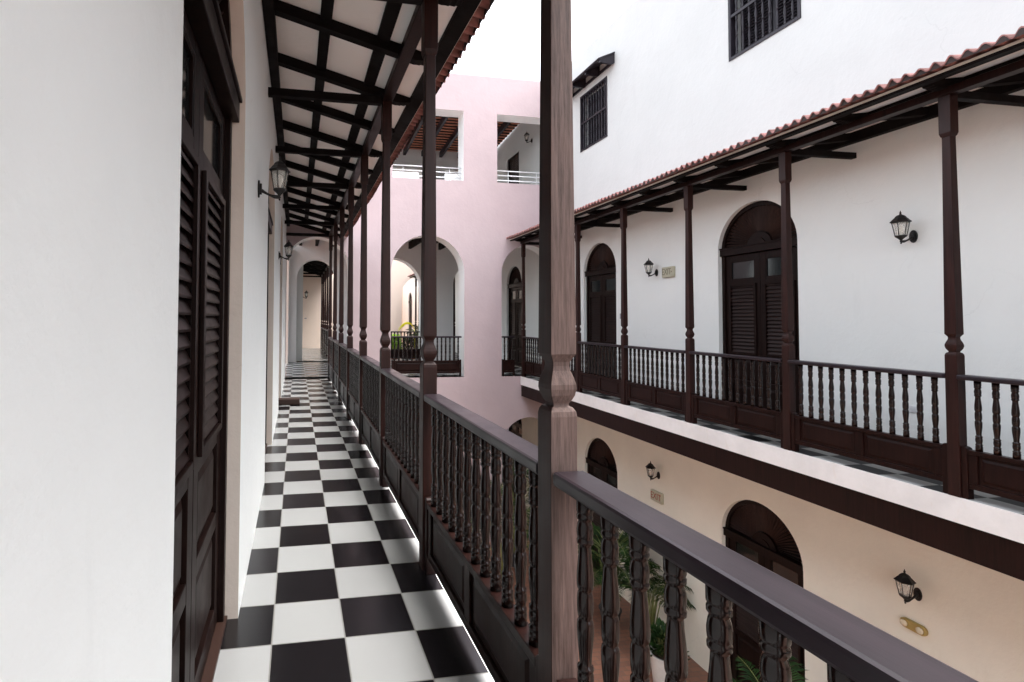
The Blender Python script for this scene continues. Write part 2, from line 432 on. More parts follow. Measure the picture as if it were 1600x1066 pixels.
# far end wall of the second courtyard
T3 = lambda u, d, z: (u, EW+d, z)
ew = empty('end_wall', 'distant peach wall closing the second courtyard beyond the arches', 'wall')
wall('wall_face', T3, -.6, 7.2, GZ, 7.6, .35, [(5.95, .80, 0, 2.72, 'arch')], ['peach', 'grey'], ew)
mb = MB(); mb.box(3.5, 7.2, EW+9.6, EW+9.8, -.3, 4.2); mb.box(4.6, 5.0, EW+.36, EW+9.59, -.3, 4.2); mb.build('back_wall', 'peach', ew)

# ------------------------------------------------------------------ floors and ground
mb = MB(); mb.box(-30, 34, -30, 60, GZ-.3, GZ); struct(mb.build('ground', 'terra'))
EDGE = .80
mb = MB(); mb.box(WX-.25, EDGE, -6, PW0, -.27, -.0045, 1); mb.quad((WX-.31, -6, 0), (EDGE, -6, 0), (EDGE, PW1, 0), (WX-.31, PW1, 0), 0)
mb.box(EDGE+.001, .838, -6, PW0, -.22, .0, 2)
mb.box(WX-.29, XR, PW0+.003, SW1-.003, -.27, -.0045, 1)
mb.quad((WX-.04, PW1, 0), (XR, PW1, 0), (XR, SW1, 0), (WX-.04, SW1, 0), 0)
mb.quad((EDGE, PW0, 0), (XR, PW0, 0), (XR, PW1, 0), (EDGE, PW1, 0), 0)
mb.box(.15, 1.25, SW1, EW, -.27, -.0045, 2); mb.quad((.15, SW1, 0), (1.25, SW1, 0), (1.25, EW, 0), (.15, EW, 0), 0)
mb.box(1.2505, 5.75, SW1, SW1+1.6, -.27, -.0045, 2); mb.quad((1.2505, SW1, 0), (5.75, SW1, 0), (5.75, SW1+1.6, 0), (1.2505, SW1+1.6, 0), 0)
struct(mb.build('floor', ['check', 'slab', 'slab'], recalc=False, weld=False))
def right_floor(u0, u1):
    mb = MB(); mb.box(0, RWv-.002, u0, u1, -.215, -.0045, 1); mb.quad((.012, u0, 0), (RWv+.30, u0, 0), (RWv+.30, u1, 0), (.012, u1, 0), 0)
    mb.box(0, .0115, u0, u1, -.0045, -.0005, 1)
    mb.box(.025, RWv-.004, u0, u1, -.505, -.2155, 2)
    o = mb.build('floor', ['check_r', 'slab', 'wood'], recalc=False, weld=False)
    o.location = O; o.rotation_euler = (0, 0, -AN); return struct(o)
UP0 = (PW0-3.43)-.02
right_floor(-9, UP0); right_floor(SW1-3.43+.1, EW-3.43)
# upper storey floor over the passage, with its beams below
cf = empty('passage_ceiling', 'grey ceiling over the covered passage with dark timber beams', 'ceiling')
mb = MB(); mb.box(WX, XR, PW1+.002, SW0-.002, 4.10, 4.20); mb.build('slab', 'grey', cf)
x = .10
while x < 6.5:
    mb = MB(); mb.box(x-.045, x+.045, PW1+.003, SW0-.003, 3.86, 4.098); mb.build('beam', 'beam', cf, bevel=.006); x += .53
ur = empty('passage_roof', 'orange tiled roof on dark beams seen from below through the upper openings', 'roof')
x = .35
while x < 6.5:
    mb = MB(); mb.hexa([(x-.05, PW1, 7.42), (x+.05, PW1, 7.42), (x+.05, SW0-.01, 7.10), (x-.05, SW0-.01, 7.10),
                        (x-.05, PW1, 7.60), (x+.05, PW1, 7.60), (x+.05, SW0-.01, 7.28), (x-.05, SW0-.01, 7.28)])
    mb.build('beam', 'grille', ur, bevel=.006); x += .65
mb = MB(); nrow = 4.3
ny = 150
def upr(y): return 7.60-(y-PW1)*(.32/(SW0-PW1))
nc = 22
for j in range(nc):
    ya = PW1+(SW0-PW1)*j/nc; yb = PW1+(SW0-PW1)*(j+1)/nc+.03; za, zb = upr(ya)+.012, upr(yb)+.062
    mb.hexa([(WX, ya, za), (XR, ya, za), (XR, yb, zb), (WX, yb, zb), (WX, ya, za+.015), (XR, ya, za+.015), (XR, yb, zb+.015), (WX, yb, zb+.015)])
    mb.box(WX, XR, ya-.012, ya-.001, za+.0, za+.06, 1)
mb.build('roof_tiles', ['rooftile_o', 'tile_end'], ur, weld=False)

# ------------------------------------------------------------------ posts
POSTPROF = [(.0425, 0), (.0425, 1.178), (.040, 1.193), (.034, 1.203), (.025, 1.208), (.026, 1.216), (.032, 1.226), (.038, 1.240), (.0415, 1.258),
            (.041, 1.272), (.036, 1.292), (.029, 1.312), (.0265, 1.326), (.0275, 1.338), (.034, 1.350), (.0410, 1.362), (.0410, 1.375),
            (.0300, 3.035), (.0305, 3.052), (.036, 3.060), (.0425, 3.085), (.0425, 3.408)]
def make_post(label, group, worn_lit=False):
    mb = MB(); mb.sqloft(POSTPROF, mi=0, front=1 if worn_lit else None)
    o = mb.build('gallery_post', ['wood_post', 'worn_lit'], bevel=.003); return tag(o, label, 'post', group)
PXC = .7775
py_near = [1.444, 2.980, 4.500, 6.030, 7.560, 9.090, 10.620, 12.15]
p0 = make_post('thick foreground wooden post with sun-bleached, light-painted brown face cutting through the whole picture', 'turned posts of the near gallery', True)
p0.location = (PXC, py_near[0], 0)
pp = make_post('x', 'turned posts of the near gallery')
pp.location = (PXC, py_near[1], 0); pp['label'] = 'dark wooden post of the near gallery, next one behind the thick foreground post'
for i, y in enumerate(py_near[2:]):
    c = pp.copy(); COL.objects.link(c); c.location = (PXC, y, 0)
    c['label'] = ('%s post of the near left gallery counted from the thick foreground post' % ORD[i+2]) if i < 5 else 'last post of the near left gallery, standing close to the pink wall'
c = pp.copy(); COL.objects.link(c); c.location = (PXC, -.09, 0); c['label'] = 'near gallery post standing outside the view beside the camera'
rposts = [-4.55, -3.02, -1.49, .04, 1.57, 3.10, 4.65, 6.20, 7.72, 8.90]
rp = make_post('x', 'turned posts of the far right gallery'); first = True
RL = {3: 'rightmost dark wooden post of the far gallery, at the right edge of the photo', 4: 'far gallery post standing across the large arched door',
      5: 'far gallery post just right of the upper exit sign', 6: 'far gallery post between the small arched door and the wall lantern',
      7: 'far gallery post on the left of the small arched door', 8: 'far gallery post hidden behind the thick foreground post',
      9: 'last far gallery post, standing against the pink wall arch'}
for i, u in enumerate(rposts):
    if i in (0, 1): continue
    c = rp if first else rp.copy()
    if not first: COL.objects.link(c)
    first = False
    c.location = RW(.0425, u); c.rotation_euler = (0, 0, -AN)
    c['label'] = RL.get(i, 'far gallery post outside the frame at the right')
for i, u in enumerate([14.6, 16.1, 17.6, 19.1, 20.6, 21.4]):
    c = rp.copy(); COL.objects.link(c); c.location = RW(-.1575, u); c.rotation_euler = (0, 0, -AN)
    c['group'] = 'posts of the second courtyard'
    c['label'] = 'thin distant post seen through the middle arch in front of the peach wall' if i == 5 else '%s distant post along the right side of the second courtyard' % ORD[i]
for i, y in enumerate([18.3, 19.8, 21.3, 22.8, 24.3]):
    c = pp.copy(); COL.objects.link(c); c.location = (1.16, y, 0); c['group'] = 'posts in the corridor beyond the passage'
    c['label'] = '%s distant wooden post in the corridor beyond the passage arch' % ORD[i]

# ------------------------------------------------------------------ railing bay
c0, H = .696, .286
half = [(0, .0190), (.020, .0186), (.032, .0168), (.036, .0152), (.040, .0166), (.045, .0188), (.060, .0197), (.085, .0190), (.110, .0170), (.135, .0148), (.155, .0138), (.160, .0150),
        (.163, .0185), (.172, .0190), (.176, .0166), (.180, .0180), (.190, .0189), (.200, .0190), (.212, .0175), (.222, .0150), (.226, .0165), (.229, .0190), (.238, .0192), (.242, .0170), (.246, .0188), (.250, .0195), (.286, .0195)]
bprof = [(r, c0-z) for z, r in reversed(half) if z > 0]+[(r, c0+z) for z, r in half]
bprof = [(r*1.12, z) for r, z in bprof]
bprof = sorted(bprof, key=lambda t: t[1])
def make_bay(L, label, group, n=12):
    root = empty('railing', label, 'railing', group)
    h = .0435
    mb = MB(); mb.box(-.0425, .060, h, L-h, .982, 1.024); mb.build('handrail', 'wood_h', root, bevel=.010)
    pitch = .1125 if n == 12 else (L-2*h)/(n+.35)
    st = (L-pitch*(n-1))/2
    b0 = None
    for k in range(n):
        if b0 is None:
            mb = MB(); mb.lathe(bprof, 16); b0 = mb.build('baluster', 'wood_gloss', root, weld=False)
            b = b0
        else:
            b = b0.copy(); COL.objects.link(b); b.parent = root
        b.location = (0, st+k*pitch, 0); b.rotation_euler = (0, 0, k*.7)
    mb = MB(); mb.box(-.030, .030, h+.044, L-h-.044, .375, .409); mb.box(-.024, .024, h+.044, L-h-.044, .09, .135)
    mid = L/2
    for a, b in ((h+.044, h+.10), (mid-.035, mid+.035), (L-h-.10, L-h-.044)): mb.box(-.0235, .0235, a, b, .136, .374)
    mb.build('panel_frame', 'wood', root, bevel=.003)
    for a, b in ((h+.10, mid-.035), (mid+.035, L-h-.10)):
        mb = MB(); mb.box(-.009, .009, a+.001, b-.001, .137, .373)
        for s in (-1, 1):
            mb.hexa([(s*.009, a+.025, .160), (s*.009, b-.025, .160), (s*.009, b-.025, .350), (s*.009, a+.025, .350),
                     (s*.018, a+.045, .180), (s*.018, b-.045, .180), (s*.018, b-.045, .330), (s*.018, a+.045, .330)])
        mb.build('base_panel', 'wood', root)
    for s, y in ((1, h+.0005), (-1, L-h-.0005)):
        poly = [(y, 0), (y+s*.042, 0), (y+s*.042, .405), (y+s*.036, .420), (y+s*.022, .428), (y, .430)]
        mb = MB(); mb.prism(poly, 'x', -.031, .031); mb.build('post_bracket', 'wood', root, bevel=.003)
    return root
G1 = 'railing bays of the near gallery'; G2 = 'railing bays of the far right gallery'
bay = make_bay(1.53, 'foreground railing bay with twelve turned balusters right of the thick post', G1)
bay.location = (PXC, -.088, 0)
for i, y in enumerate(py_near[:-1]):
    lab = 'railing bay between the thick foreground post and the next post' if i == 0 else 'near gallery railing bay starting at the %s post behind the foreground railing' % ORD[i]
    copy_tree(bay, (PXC, y, 0), 0, lab)
endb = make_bay(.30, 'short railing piece joining the near gallery to the pink wall', G1, 2) if 0 else None
RB = {2: 'far railing bay cut by the right edge of the photo', 3: 'far railing bay in front of the blank wall with the wall lantern', 4: 'far railing bay in front of the large arched door',
      5: 'far railing bay below the upper exit sign', 6: 'far railing bay in front of the small arched door', 7: 'far railing bay half hidden behind the thick foreground post',
      8: 'last far railing bay reaching the pink wall arch'}
for i in range(2, len(rposts)-1):
    ln = rposts[i+1]-rposts[i]
    if abs(ln-1.53) > .06:
        b = make_bay(ln, RB[i], G2, 9)
        b.location = RW(.0425, rposts[i+1]); b.rotation_euler = (0, 0, math.pi-AN)
    else: 
        b = copy_tree(bay, RW(.0425, rposts[i]+1.53), math.pi-AN, RB[i]); b['group'] = G2
for u, l in ((16.1, 0), (17.6, 1), (19.1, 2), (20.6, 3)):
    b = copy_tree(bay, RW(-.1575, u), math.pi-AN, '%s distant railing bay along the right side of the second courtyard' % ORD[l]); b['group'] = 'railings of the second courtyard'
for l, y in enumerate((18.3, 19.8, 21.3, 22.8)):
    b = copy_tree(bay, (1.16, y, 0), 0, '%s distant railing bay in the corridor beyond the passage arch' % ORD[l]); b['group'] = 'railings in the corridor beyond the passage'
b = make_bay(1.885, 'dark railing across the wide middle arch of the pink wall', None, 16); b.location = (2.293, PW0+.12, 0); b.rotation_euler = (0, 0, -math.pi/2)
b = make_bay(.42, 'short railing between the pink wall arch and the last far post', None, 3); b.location = (5.19, PW0+.10, 0); b.rotation_euler = (0, 0, -math.pi/2)
b = make_bay(2.08, 'railing across the arch at the far side of the covered passage', None, 17); b.location = (2.16, SW0+.10, 0); b.rotation_euler = (0, 0, -math.pi/2)

# ------------------------------------------------------------------ gallery roofs
def make_roof(label, wallx, y0, y1, posts, T=None, dx=0, cz=(3.715, .26), ev=1.085, tx=1.19):
    ceilz = lambda X: cz[0]-cz[1]*X
    root = empty('gallery_roof', label, 'roof', 'tiled lean-to roofs over the galleries')
    f = (lambda p: (T(Vector((p[0]+dx, p[1], p[2]))) if T else Vector((p[0]+dx, p[1], p[2]))))
    def slab(mb, xa, xb, ya, yb, off0, off1):   # following the slope, thickness between offsets below the ceiling line
        mb.hexa([(xa, ya, ceilz(xa)+off0), (xb, ya, ceilz(xb)+off0), (xb, yb, ceilz(xb)+off0), (xa, yb, ceilz(xa)+off0),
                 (xa, ya, ceilz(xa)+off1), (xb, ya, ceilz(xb)+off1), (xb, yb, ceilz(xb)+off1), (xa, yb, ceilz(xa)+off1)])
    mb = MB(f); slab(mb, wallx, ev, y0, y1, .0, .014); mb.build('ceiling_board', 'ceil', root)
    mb = MB(f); mb.box(wallx+.002, wallx+.080, y0, y1, ceilz(wallx)-.13, ceilz(wallx+.08)-.002); mb.build('wall_plate', 'beam', root)
    for xa, xb in ((.145, .228), (.565, .655)):
        mb = MB(f); slab(mb, xa, xb, y0, y1, -.032, -.002); mb.build('purlin', 'beam', root)
    mb = MB(f); slab(mb, .985, ev-.001, y0, y1, -.034, -.002); mb.build('eave_board', 'beam', root)
    mb = MB(f); slab(mb, ev+.0005, ev+.014, y0, y1, -.008, .012); mb.build('eave_trim', 'cap', root)
    mb = MB(f); mb.box(PXC-.045, PXC+.050, y0, y1, 3.409, 3.474); mb.build('plate_beam', 'wood', root, bevel=.004)
    for py in posts:
        if y0 < py < y1:
            mb = MB(f); mb.box(wallx-.01, PXC-.0455, py-.0325, py+.0325, 3.385, 3.452); mb.build('tie_beam', 'beam', root, bevel=.004)
    ra = sorted(set([p for p in posts]+[(a+b)/2 for a, b in zip(posts, posts[1:])]))
    for ry in ra:
        if not (y0+.05 < ry < y1-.05): continue
        mb = MB(f); a, b = ry-.036, ry+.036
        prof = [(wallx+.081, 0), (wallx+.081, -.085), (.86, -.085), (.885, -.078), (.905, -.075), (.915, -.068), (.945, -.064), (.955, -.055), (.980, -.050), (.990, -.038), (1.0, -.036), (1.0, 0)]
        poly = [(x, ceilz(x)+o-.0355 if o == 0 else ceilz(x)+o) for x, o in prof]
        # body below the battens
        poly = [(x, ceilz(x)-.003 if o == 0 else ceilz(x)+o) for x, o in prof]
        mb.prism(poly, 'y', a, b); mb.build('rafter', 'beam', root)
    # barrel tiles
    mb = MB(f); p = .1015; x0t, x1t = wallx+.01, tx; nc = 4; sub = 8
    ny = int((y1-y0)/p)*sub
    def zz(j): 
        c = math.cos(2*math.pi*j/sub); return .030*(abs(c)**.8)*(1 if c > 0 else -1)*.75
    for c in range(nc):
        xa = x0t+(x1t-x0t)*c/nc; xb = x0t+(x1t-x0t)*(c+1)/nc+(.03 if c < nc-1 else 0)
        lift = .012
        P = []
        for j in range(ny+1):
            y = y0+j*p/sub; k = zz(j)*(1+.22*math.sin(17.3*math.floor(j/sub+.25)+c*5.1)); jx = .010*math.sin(31.7*math.floor(j/sub+.25)+c*2.3)
            za = ceilz(xa)+.046+k-.004*0; zb = ceilz(xb)+.046+k+lift
            P.append([mb.v((xa, y, za)), mb.v((xb+jx, y, zb)), mb.v((xb+jx, y, zb-.012)), mb.v((xa, y, za-.012))])
        for A, B in zip(P, P[1:]):
            mb.f([A[0], A[1], B[1], B[0]], smooth=True); mb.f([A[2], A[3], B[3], B[2]], smooth=True); mb.f([A[1], A[2], B[2], B[1]])
        if c == nc-1:
            for j in range(ny):
                zl = ceilz(xb)+.020; ya, yb = y0+j*p/sub, y0+(j+1)*p/sub
                mb.quad((xb-.010, ya, zl), (xb-.010, yb, zl), (xb-.010, yb, ceilz(xb)+.046+zz(j+1)+lift-.006), (xb-.010, ya, ceilz(xb)+.046+zz(j)+lift-.006), 1)
    mb.build('roof_tiles', ['rooftile', 'tile_end'], root, weld=False)
    return root
TM2 = lambda p: TR((.820-p[0]-.20, p[1], p[2]))
make_roof('lean-to roof with pale ceiling and black rafters over the near left gallery', WX, -3.5, PW0-.003, [-3.16, -1.62, -.09]+py_near)
TM = lambda p: TR((.820-p[0], p[1], p[2]))
make_roof('red tiled lean-to roof on the right above the far gallery posts', .820-.975, -9, UP0-.02, [-8.6, -7.1, -6.1]+rposts, TM, cz=(3.67, .15), ev=1.11, tx=1.215)
make_roof('small distant roof over the corridor beyond the passage arch', WX+.07, SW1+.003, EW-.003, [18.3, 19.8, 21.3, 22.8, 24.3], None, .385)
make_roof('distant eave of the second courtyard seen through the middle arch', .820-.975, SW1-3.43+.2, EW-3.43-.15, [14.6, 16.1, 17.6, 19.1, 20.6, 21.4], TM2, cz=(3.67, .15), ev=1.11, tx=1.215)

# ------------------------------------------------------------------ doors
def make_door(w, zs, label, group, H0=0.0):
    """front faces +x, opening centred at y=0, half width w; wall face at x=0"""
    root = empty('arched_door', label, 'door', group)
    fx = -.062; fr = .052; e = .004
    W = w-e; r = W
    # frame: jambs
    for s in (-1, 1):
        mb = MB(); mb.box(fx-.09, fx, *(sorted((s*(W-fr), s*W))), H0+.02, zs-.005); mb.build('door_frame', 'door', root, bevel=.003)
    mb = MB(); mb.box(fx-.09, fx+.012, -W, W, H0+.001, H0+.02); mb.build('threshold', 'mass', root)
    # fanlight arch ring
    mb = MB(); n = 36
    for i in range(n):
        a0, a1 = math.pi*i/n, math.pi*(i+1)/n
        P = []
        for x in (fx-.09, fx-.001):
            P += [(x, r*math.cos(a0), zs+.045+ (r-.045)*math.sin(a0)), (x, r*math.cos(a1), zs+.045+(r-.045)*math.sin(a1)),
                  (x, (r-.055)*math.cos(a1), zs+.045+(r-.105)*math.sin(a1)), (x, (r-.055)*math.cos(a0), zs+.045+(r-.105)*math.sin(a0))]
        mb.hexa(P)
    fan = mb.build('fanlight', 'door', root)
    # radial slats
    mb = MB(); hubr = .20; ns = 34; zc = zs+.06; xr = fx-.045
    sy, sz = (r-.06), (r-.11)
    for i in range(ns):
        a0 = math.pi*i/ns; a1 = math.pi*(i+.50)/ns; tilt = .022
        c0_, s0_, c1_, s1_ = math.cos(a0), math.sin(a0), math.cos(a1), math.sin(a1)
        A = (xr, hubr*c0_, zc+hubr*s0_*.9); B = (xr, sy*c0_, zc+sz*s0_); C = (xr+tilt, sy*c1_, zc+sz*s1_); D = (xr+tilt*.5, hubr*c1_, zc+hubr*s1_*.9)
        back = [(p[0]-.010, p[1], p[2]) for p in (A, B, C, D)]
        mb.hexa(back+[A, B, C, D])
    mb.build('radial_louvre', 'fan', fan)
    mb = MB(); pts = [(hubr*math.cos(math.pi*i/20), zc-.02+hubr*.95*math.sin(math.pi*i/20)) for i in range(21)]
    mb.prism(pts, 'x', xr-.01, xr+.032); 
    pts = [(hubr*.55*math.cos(math.pi*i/16), zc-.02+hubr*.52*math.sin(math.pi*i/16)) for i in range(17)]
    mb.prism(pts, 'x', xr+.033, xr+.046); mb.build('hub', 'door', fan, bevel=.003)
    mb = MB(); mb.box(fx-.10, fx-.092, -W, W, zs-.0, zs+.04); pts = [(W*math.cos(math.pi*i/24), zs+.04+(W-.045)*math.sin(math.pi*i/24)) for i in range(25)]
    mb.prism(pts, 'x', fx-.10, fx-.091); mb.build('room_darkness_sheet', 'dark', fan)  # dark sheet painted as the unlit room behind the slats
    # transom beam
    mb = MB(); mb.box(fx-.07, fx+.035, -W-.0, W, zs-.065, zs+.035); mb.box(fx-.07, fx+.048, -W, W, zs+.0355, zs+.058); mb.build('transom', 'door', root, bevel=.004)
    # leaves
    zt = zs-.07; lx = fx-.028
    for s in (-1, 1):
        ya, yb = sorted((s*.003, s*(W-fr-.003)))
        leaf = empty('door_leaf', '', ''); 
        for k in ('label', 'category'): del leaf[k]
        leaf.parent = root
        mb = MB(); lt = .035
        st = .085
        def bx(y0, y1, z0, z1, dx=0): mb.box(lx-lt, lx+dx, y0, y1, z0, z1)
        bx(ya, ya+st, H0+.025, zt); bx(yb-st, yb, H0+.025, zt)
        i0, i1 = ya+st, yb-st
        for a, b in ((.025, .13), (.50, .57), (.885, .96), (2.005, 2.085), (2.37, zt-H0)): bx(i0, i1, H0+a, H0+b, -.0008)
        mb.bm.free() if 0 else None
        mb.build('leaf_frame', 'door', root, bevel=.003).parent = leaf
        for a, b in ((.13, .50), (.57, .885)):
            mb = MB(); mb.box(lx-.028, lx-.022, i0, i1, H0+a, H0+b)
            x = lx-.022
            mb.hexa([(x, i0+.012, H0+a+.012), (x, i1-.012, H0+a+.012), (x, i1-.012, H0+b-.012), (x, i0+.012, H0+b-.012),
                     (x+.014, i0+.05, H0+a+.05), (x+.014, i1-.05, H0+a+.05), (x+.014, i1-.05, H0+b-.05), (x+.014, i0+.05, H0+b-.05)])
            mb.build('base_panel', 'door', leaf)
        # glass pane in moulding
        mb = MB(); mb.box(lx-.022, lx-.016, i0, i1, H0+2.085, H0+2.37); mb.build('pane', 'pane', leaf)
        mb = MB()
        for (a, b, c, d) in ((i0, i0+.018, 2.085, 2.37), (i1-.018, i1, 2.085, 2.37), (i0+.018, i1-.018, 2.085, 2.103), (i0+.018, i1-.018, 2.352, 2.37)):
            mb.box(lx-.015, lx-.004, a, b, H0+c, H0+d)
        mb.build('pane_moulding', 'door', leaf)
        # louvred shutter, standing proud
        mb = MB(); z0, z1 = H0+.96, H0+2.005
        for (a, b, c, d) in ((i0-.025, i0+.012, z0-.01, z1+.01), (i1-.012, i1+.025, z0-.01, z1+.01), (i0+.012, i1-.012, z0-.01, z0+.02), (i0+.012, i1-.012, z1-.02, z1+.01)):
            mb.box(lx+.0005, lx+.018, a, b, c, d)
        mb.build('shutter_frame', 'door', leaf, bevel=.003)
        mb = MB(); zz_ = z0+.02; pz = .0545
        while zz_ < z1-.04:
            P = [(lx-.030, zz_), (lx-.022, zz_-.004), (lx+.012, zz_+.004)] 
            poly = [(lx+.002, zz_+.000), (lx+.005, zz_+.010), (lx-.020, zz_+pz+.006), (lx-.027, zz_+pz+.002)]
            mb.prism([(p[0], p[1]) for p in poly], 'y', i0+.012, i1-.012); zz_ += pz
        mb.box(lx-.034, lx-.031, i0+.0, i1-.0, z0, z1)
        mb.build('louvre', 'louvre', leaf, bevel=.002)
    return root
GD = 'arched louvred doors'
d1 = make_door(.70, 2.50, 'arched louvred door with glass panes right beside the camera, in the left wall', GD)
d1.location = (WX, near_doors[0][0], 0)
d2 = make_door(.685, 2.50, 'arched door in the left wall beyond the near wall lantern, seen almost edge-on', GD); d2.location = (WX, near_doors[1][0], 0)
copy_tree(d2, (WX, near_doors[2][0], 0), 0, 'farthest arched door of the left wall, by the brown block on the floor')
dr = make_door(.665, 2.53, 'large arched louvred door on the upper right gallery behind the railing', GD)
dr.location = RW(RWv, rd[0][0]); dr.rotation_euler = (0, 0, math.pi-AN)
def rdoor(src, u, z, lab):
    return copy_tree(src, RW(RWv, u, z), math.pi-AN, lab)
d3 = make_door(.64, 2.53, 'smaller looking arched door on the upper gallery left of the exit sign', GD); d3.location = RW(RWv, rd[1][0]); d3.rotation_euler = (0, 0, math.pi-AN)
d4 = make_door(.60, 2.53, 'arched door seen through the right arch of the pink wall', GD); d4.location = RW(RWv, rd[2][0]); d4.rotation_euler = (0, 0, math.pi-AN)
rdoor(d4, 28.6, 0, 'dark narrow arched door far away beyond the second courtyard')
rdoor(dr, rd[3][0], 0, 'arched door of the upper gallery outside the right edge')
dl = make_door(.665, 2.37, 'large dark arched door on the ground floor below the big upper door', GD); dl.location = RW(RWv, rd[0][0], GZ); dl.rotation_euler = (0, 0, math.pi-AN)
dl2 = make_door(.64, 2.37, 'dark arched ground floor door left of the lower lantern, behind the handrail', GD); dl2.location = RW(RWv, rd[1][0], GZ); dl2.rotation_euler = (0, 0, math.pi-AN)
dl3 = make_door(.60, 2.37, 'dark ground floor door behind the low arch of the pink wall', GD); dl3.location = RW(RWv, rd[2][0], GZ); dl3.rotation_euler = (0, 0, math.pi-AN)
# square upper door
sq = empty('panelled_door', 'dark square door high up behind the right upper opening of the pink wall', 'door', None, RW(RWv, 11.85, 4.30), math.pi-AN)
mb = MB()
for a, b in ((-.47, -.41), (.41, .47)): mb.box(-.12, -.03, a, b, 0, 2.37)
mb.box(-.12, -.03, -.41, .41, 2.31, 2.37); mb.build('door_frame', 'door', sq, bevel=.003)
for s in (-1, 1):
    a, b = sorted((s*.004, s*.407)); mb = MB(); mb.box(-.09, -.06, a, b, 0, 2.305)
    z = 1.0
    while z < 2.2: mb.prism([(-.059, z), (-.045, z+.01), (-.059, z+.05)], 'y', a+.06, b-.06); z += .055
    mb.box(-.0595, -.05, a+.07, b-.07, .2, .85); mb.build('door_leaf', 'louvre', sq)

# ------------------------------------------------------------------ barred windows
wprof = [(.016, 0), (.016, .04), (.010, .045), (.017, .055), (.017, .065), (.010, .072), (.014, .11), (.019, .17), (.012, .25), (.010, .285), (.017, .292), (.017, .302), (.010, .31), (.012, .34), (.019, .41), (.013, .49), (.010, .53), (.017, .54), (.017, .55), (.010, .558), (.016, .565), (.016, .60)]
def make_window(hw, h, label):
    root = empty('barred_window', label, 'window', 'barred windows high on the white wall')
    mb = MB(); t = .045
    mb.box(-.09, .012, -hw, -hw+t, 0, h); mb.box(-.09, .012, hw-t, hw, 0, h); mb.box(-.09, .012, -hw+t, hw-t, 0, t); mb.box(-.09, .012, -hw+t, hw-t, h-t, h)
    mb.build('window_frame', 'grille', root, bevel=.003)
    mb = MB(); mb.box(-.035, .008, -hw+t, hw-t, h/2-.022, h/2+.022); mb.build('cross_rail', 'grille', root)
    nb = 9; b0 = None
    for z0, hh in ((t, h/2-.022-t), (h/2+.022, h/2-.022-t)):
        k = hh/.60
        for i in range(nb):
            y = -hw+t+(2*hw-2*t)*(i+.75)/(nb+.5)
            if b0 is None:
                mb = MB(); mb.lathe([(r, z*k) for r, z in wprof], 10); b0 = mb.build('window_bar', 'grille', root, weld=False); b = b0
            else: b = b0.copy(); COL.objects.link(b); b.parent = root
            b.location = (-.014, y, z0)
    for s in (-1, 1):
        a, b = sorted((s*.01, s*(hw-t))); mb = MB()
        mb.box(-.21, -.17, a, a+.06, .03, h-.03); mb.box(-.21, -.17, b-.06, b, .03, h-.03); mb.box(-.21, -.17, a+.06, b-.06, .03, .11); mb.box(-.21, -.17, a+.06, b-.06, h-.11, h-.03)
        z = .115
        while z < h-.15: mb.prism([(-.175, z), (-.172, z+.008), (-.20, z+.046), (-.205, z+.04)], 'y', a+.06, b-.06); z += .045
        mb.build('shutter', 'grille', root)
    mb = MB(); mb.box(-.28, -.22, -hw, hw, .0, h); mb.build('room_darkness_sheet', 'dark', root)  # dark sheet painted as the unlit room behind the shutters
    return root
for (uc, hw, a, b), lab in zip(rwin, ('large barred window cut by the top edge of the photo', 'barred window under the small dark hood on the white wall')):
    o = make_window(hw, b-a, lab); o.location = RW(RWv, uc, a); o.rotation_euler = (0, 0, math.pi-AN)
# hood above the far window
hd = empty('window_hood', 'small dark timber hood above the left barred window', 'hood', None, RW(RWv, 7.22, 6.98), math.pi-AN)
mb = MB(); mb.hexa([(0.002, -.90, .14), (.36, -.90, -.02), (.36, .90, -.02), (.002, .90, .14), (0.002, -.90, .175), (.38, -.90, .01), (.38, .90, .01), (.002, .90, .175)])
mb.build('cover_board', 'grille', hd)
for y in (-.88, -.30, .28, .84):
    mb = MB(); mb.prism([(0.003, -.06), (.05, -.10), (.34, -.075), (.34, -.012), (.003, .138)], 'y', y, y+.05); mb.build('bracket', 'grille', hd, bevel=.004)
mb = MB(); mb.box(.003, .033, -.8295, .8395, -.06, .0) ; mb.build('back_rail', 'grille', hd)

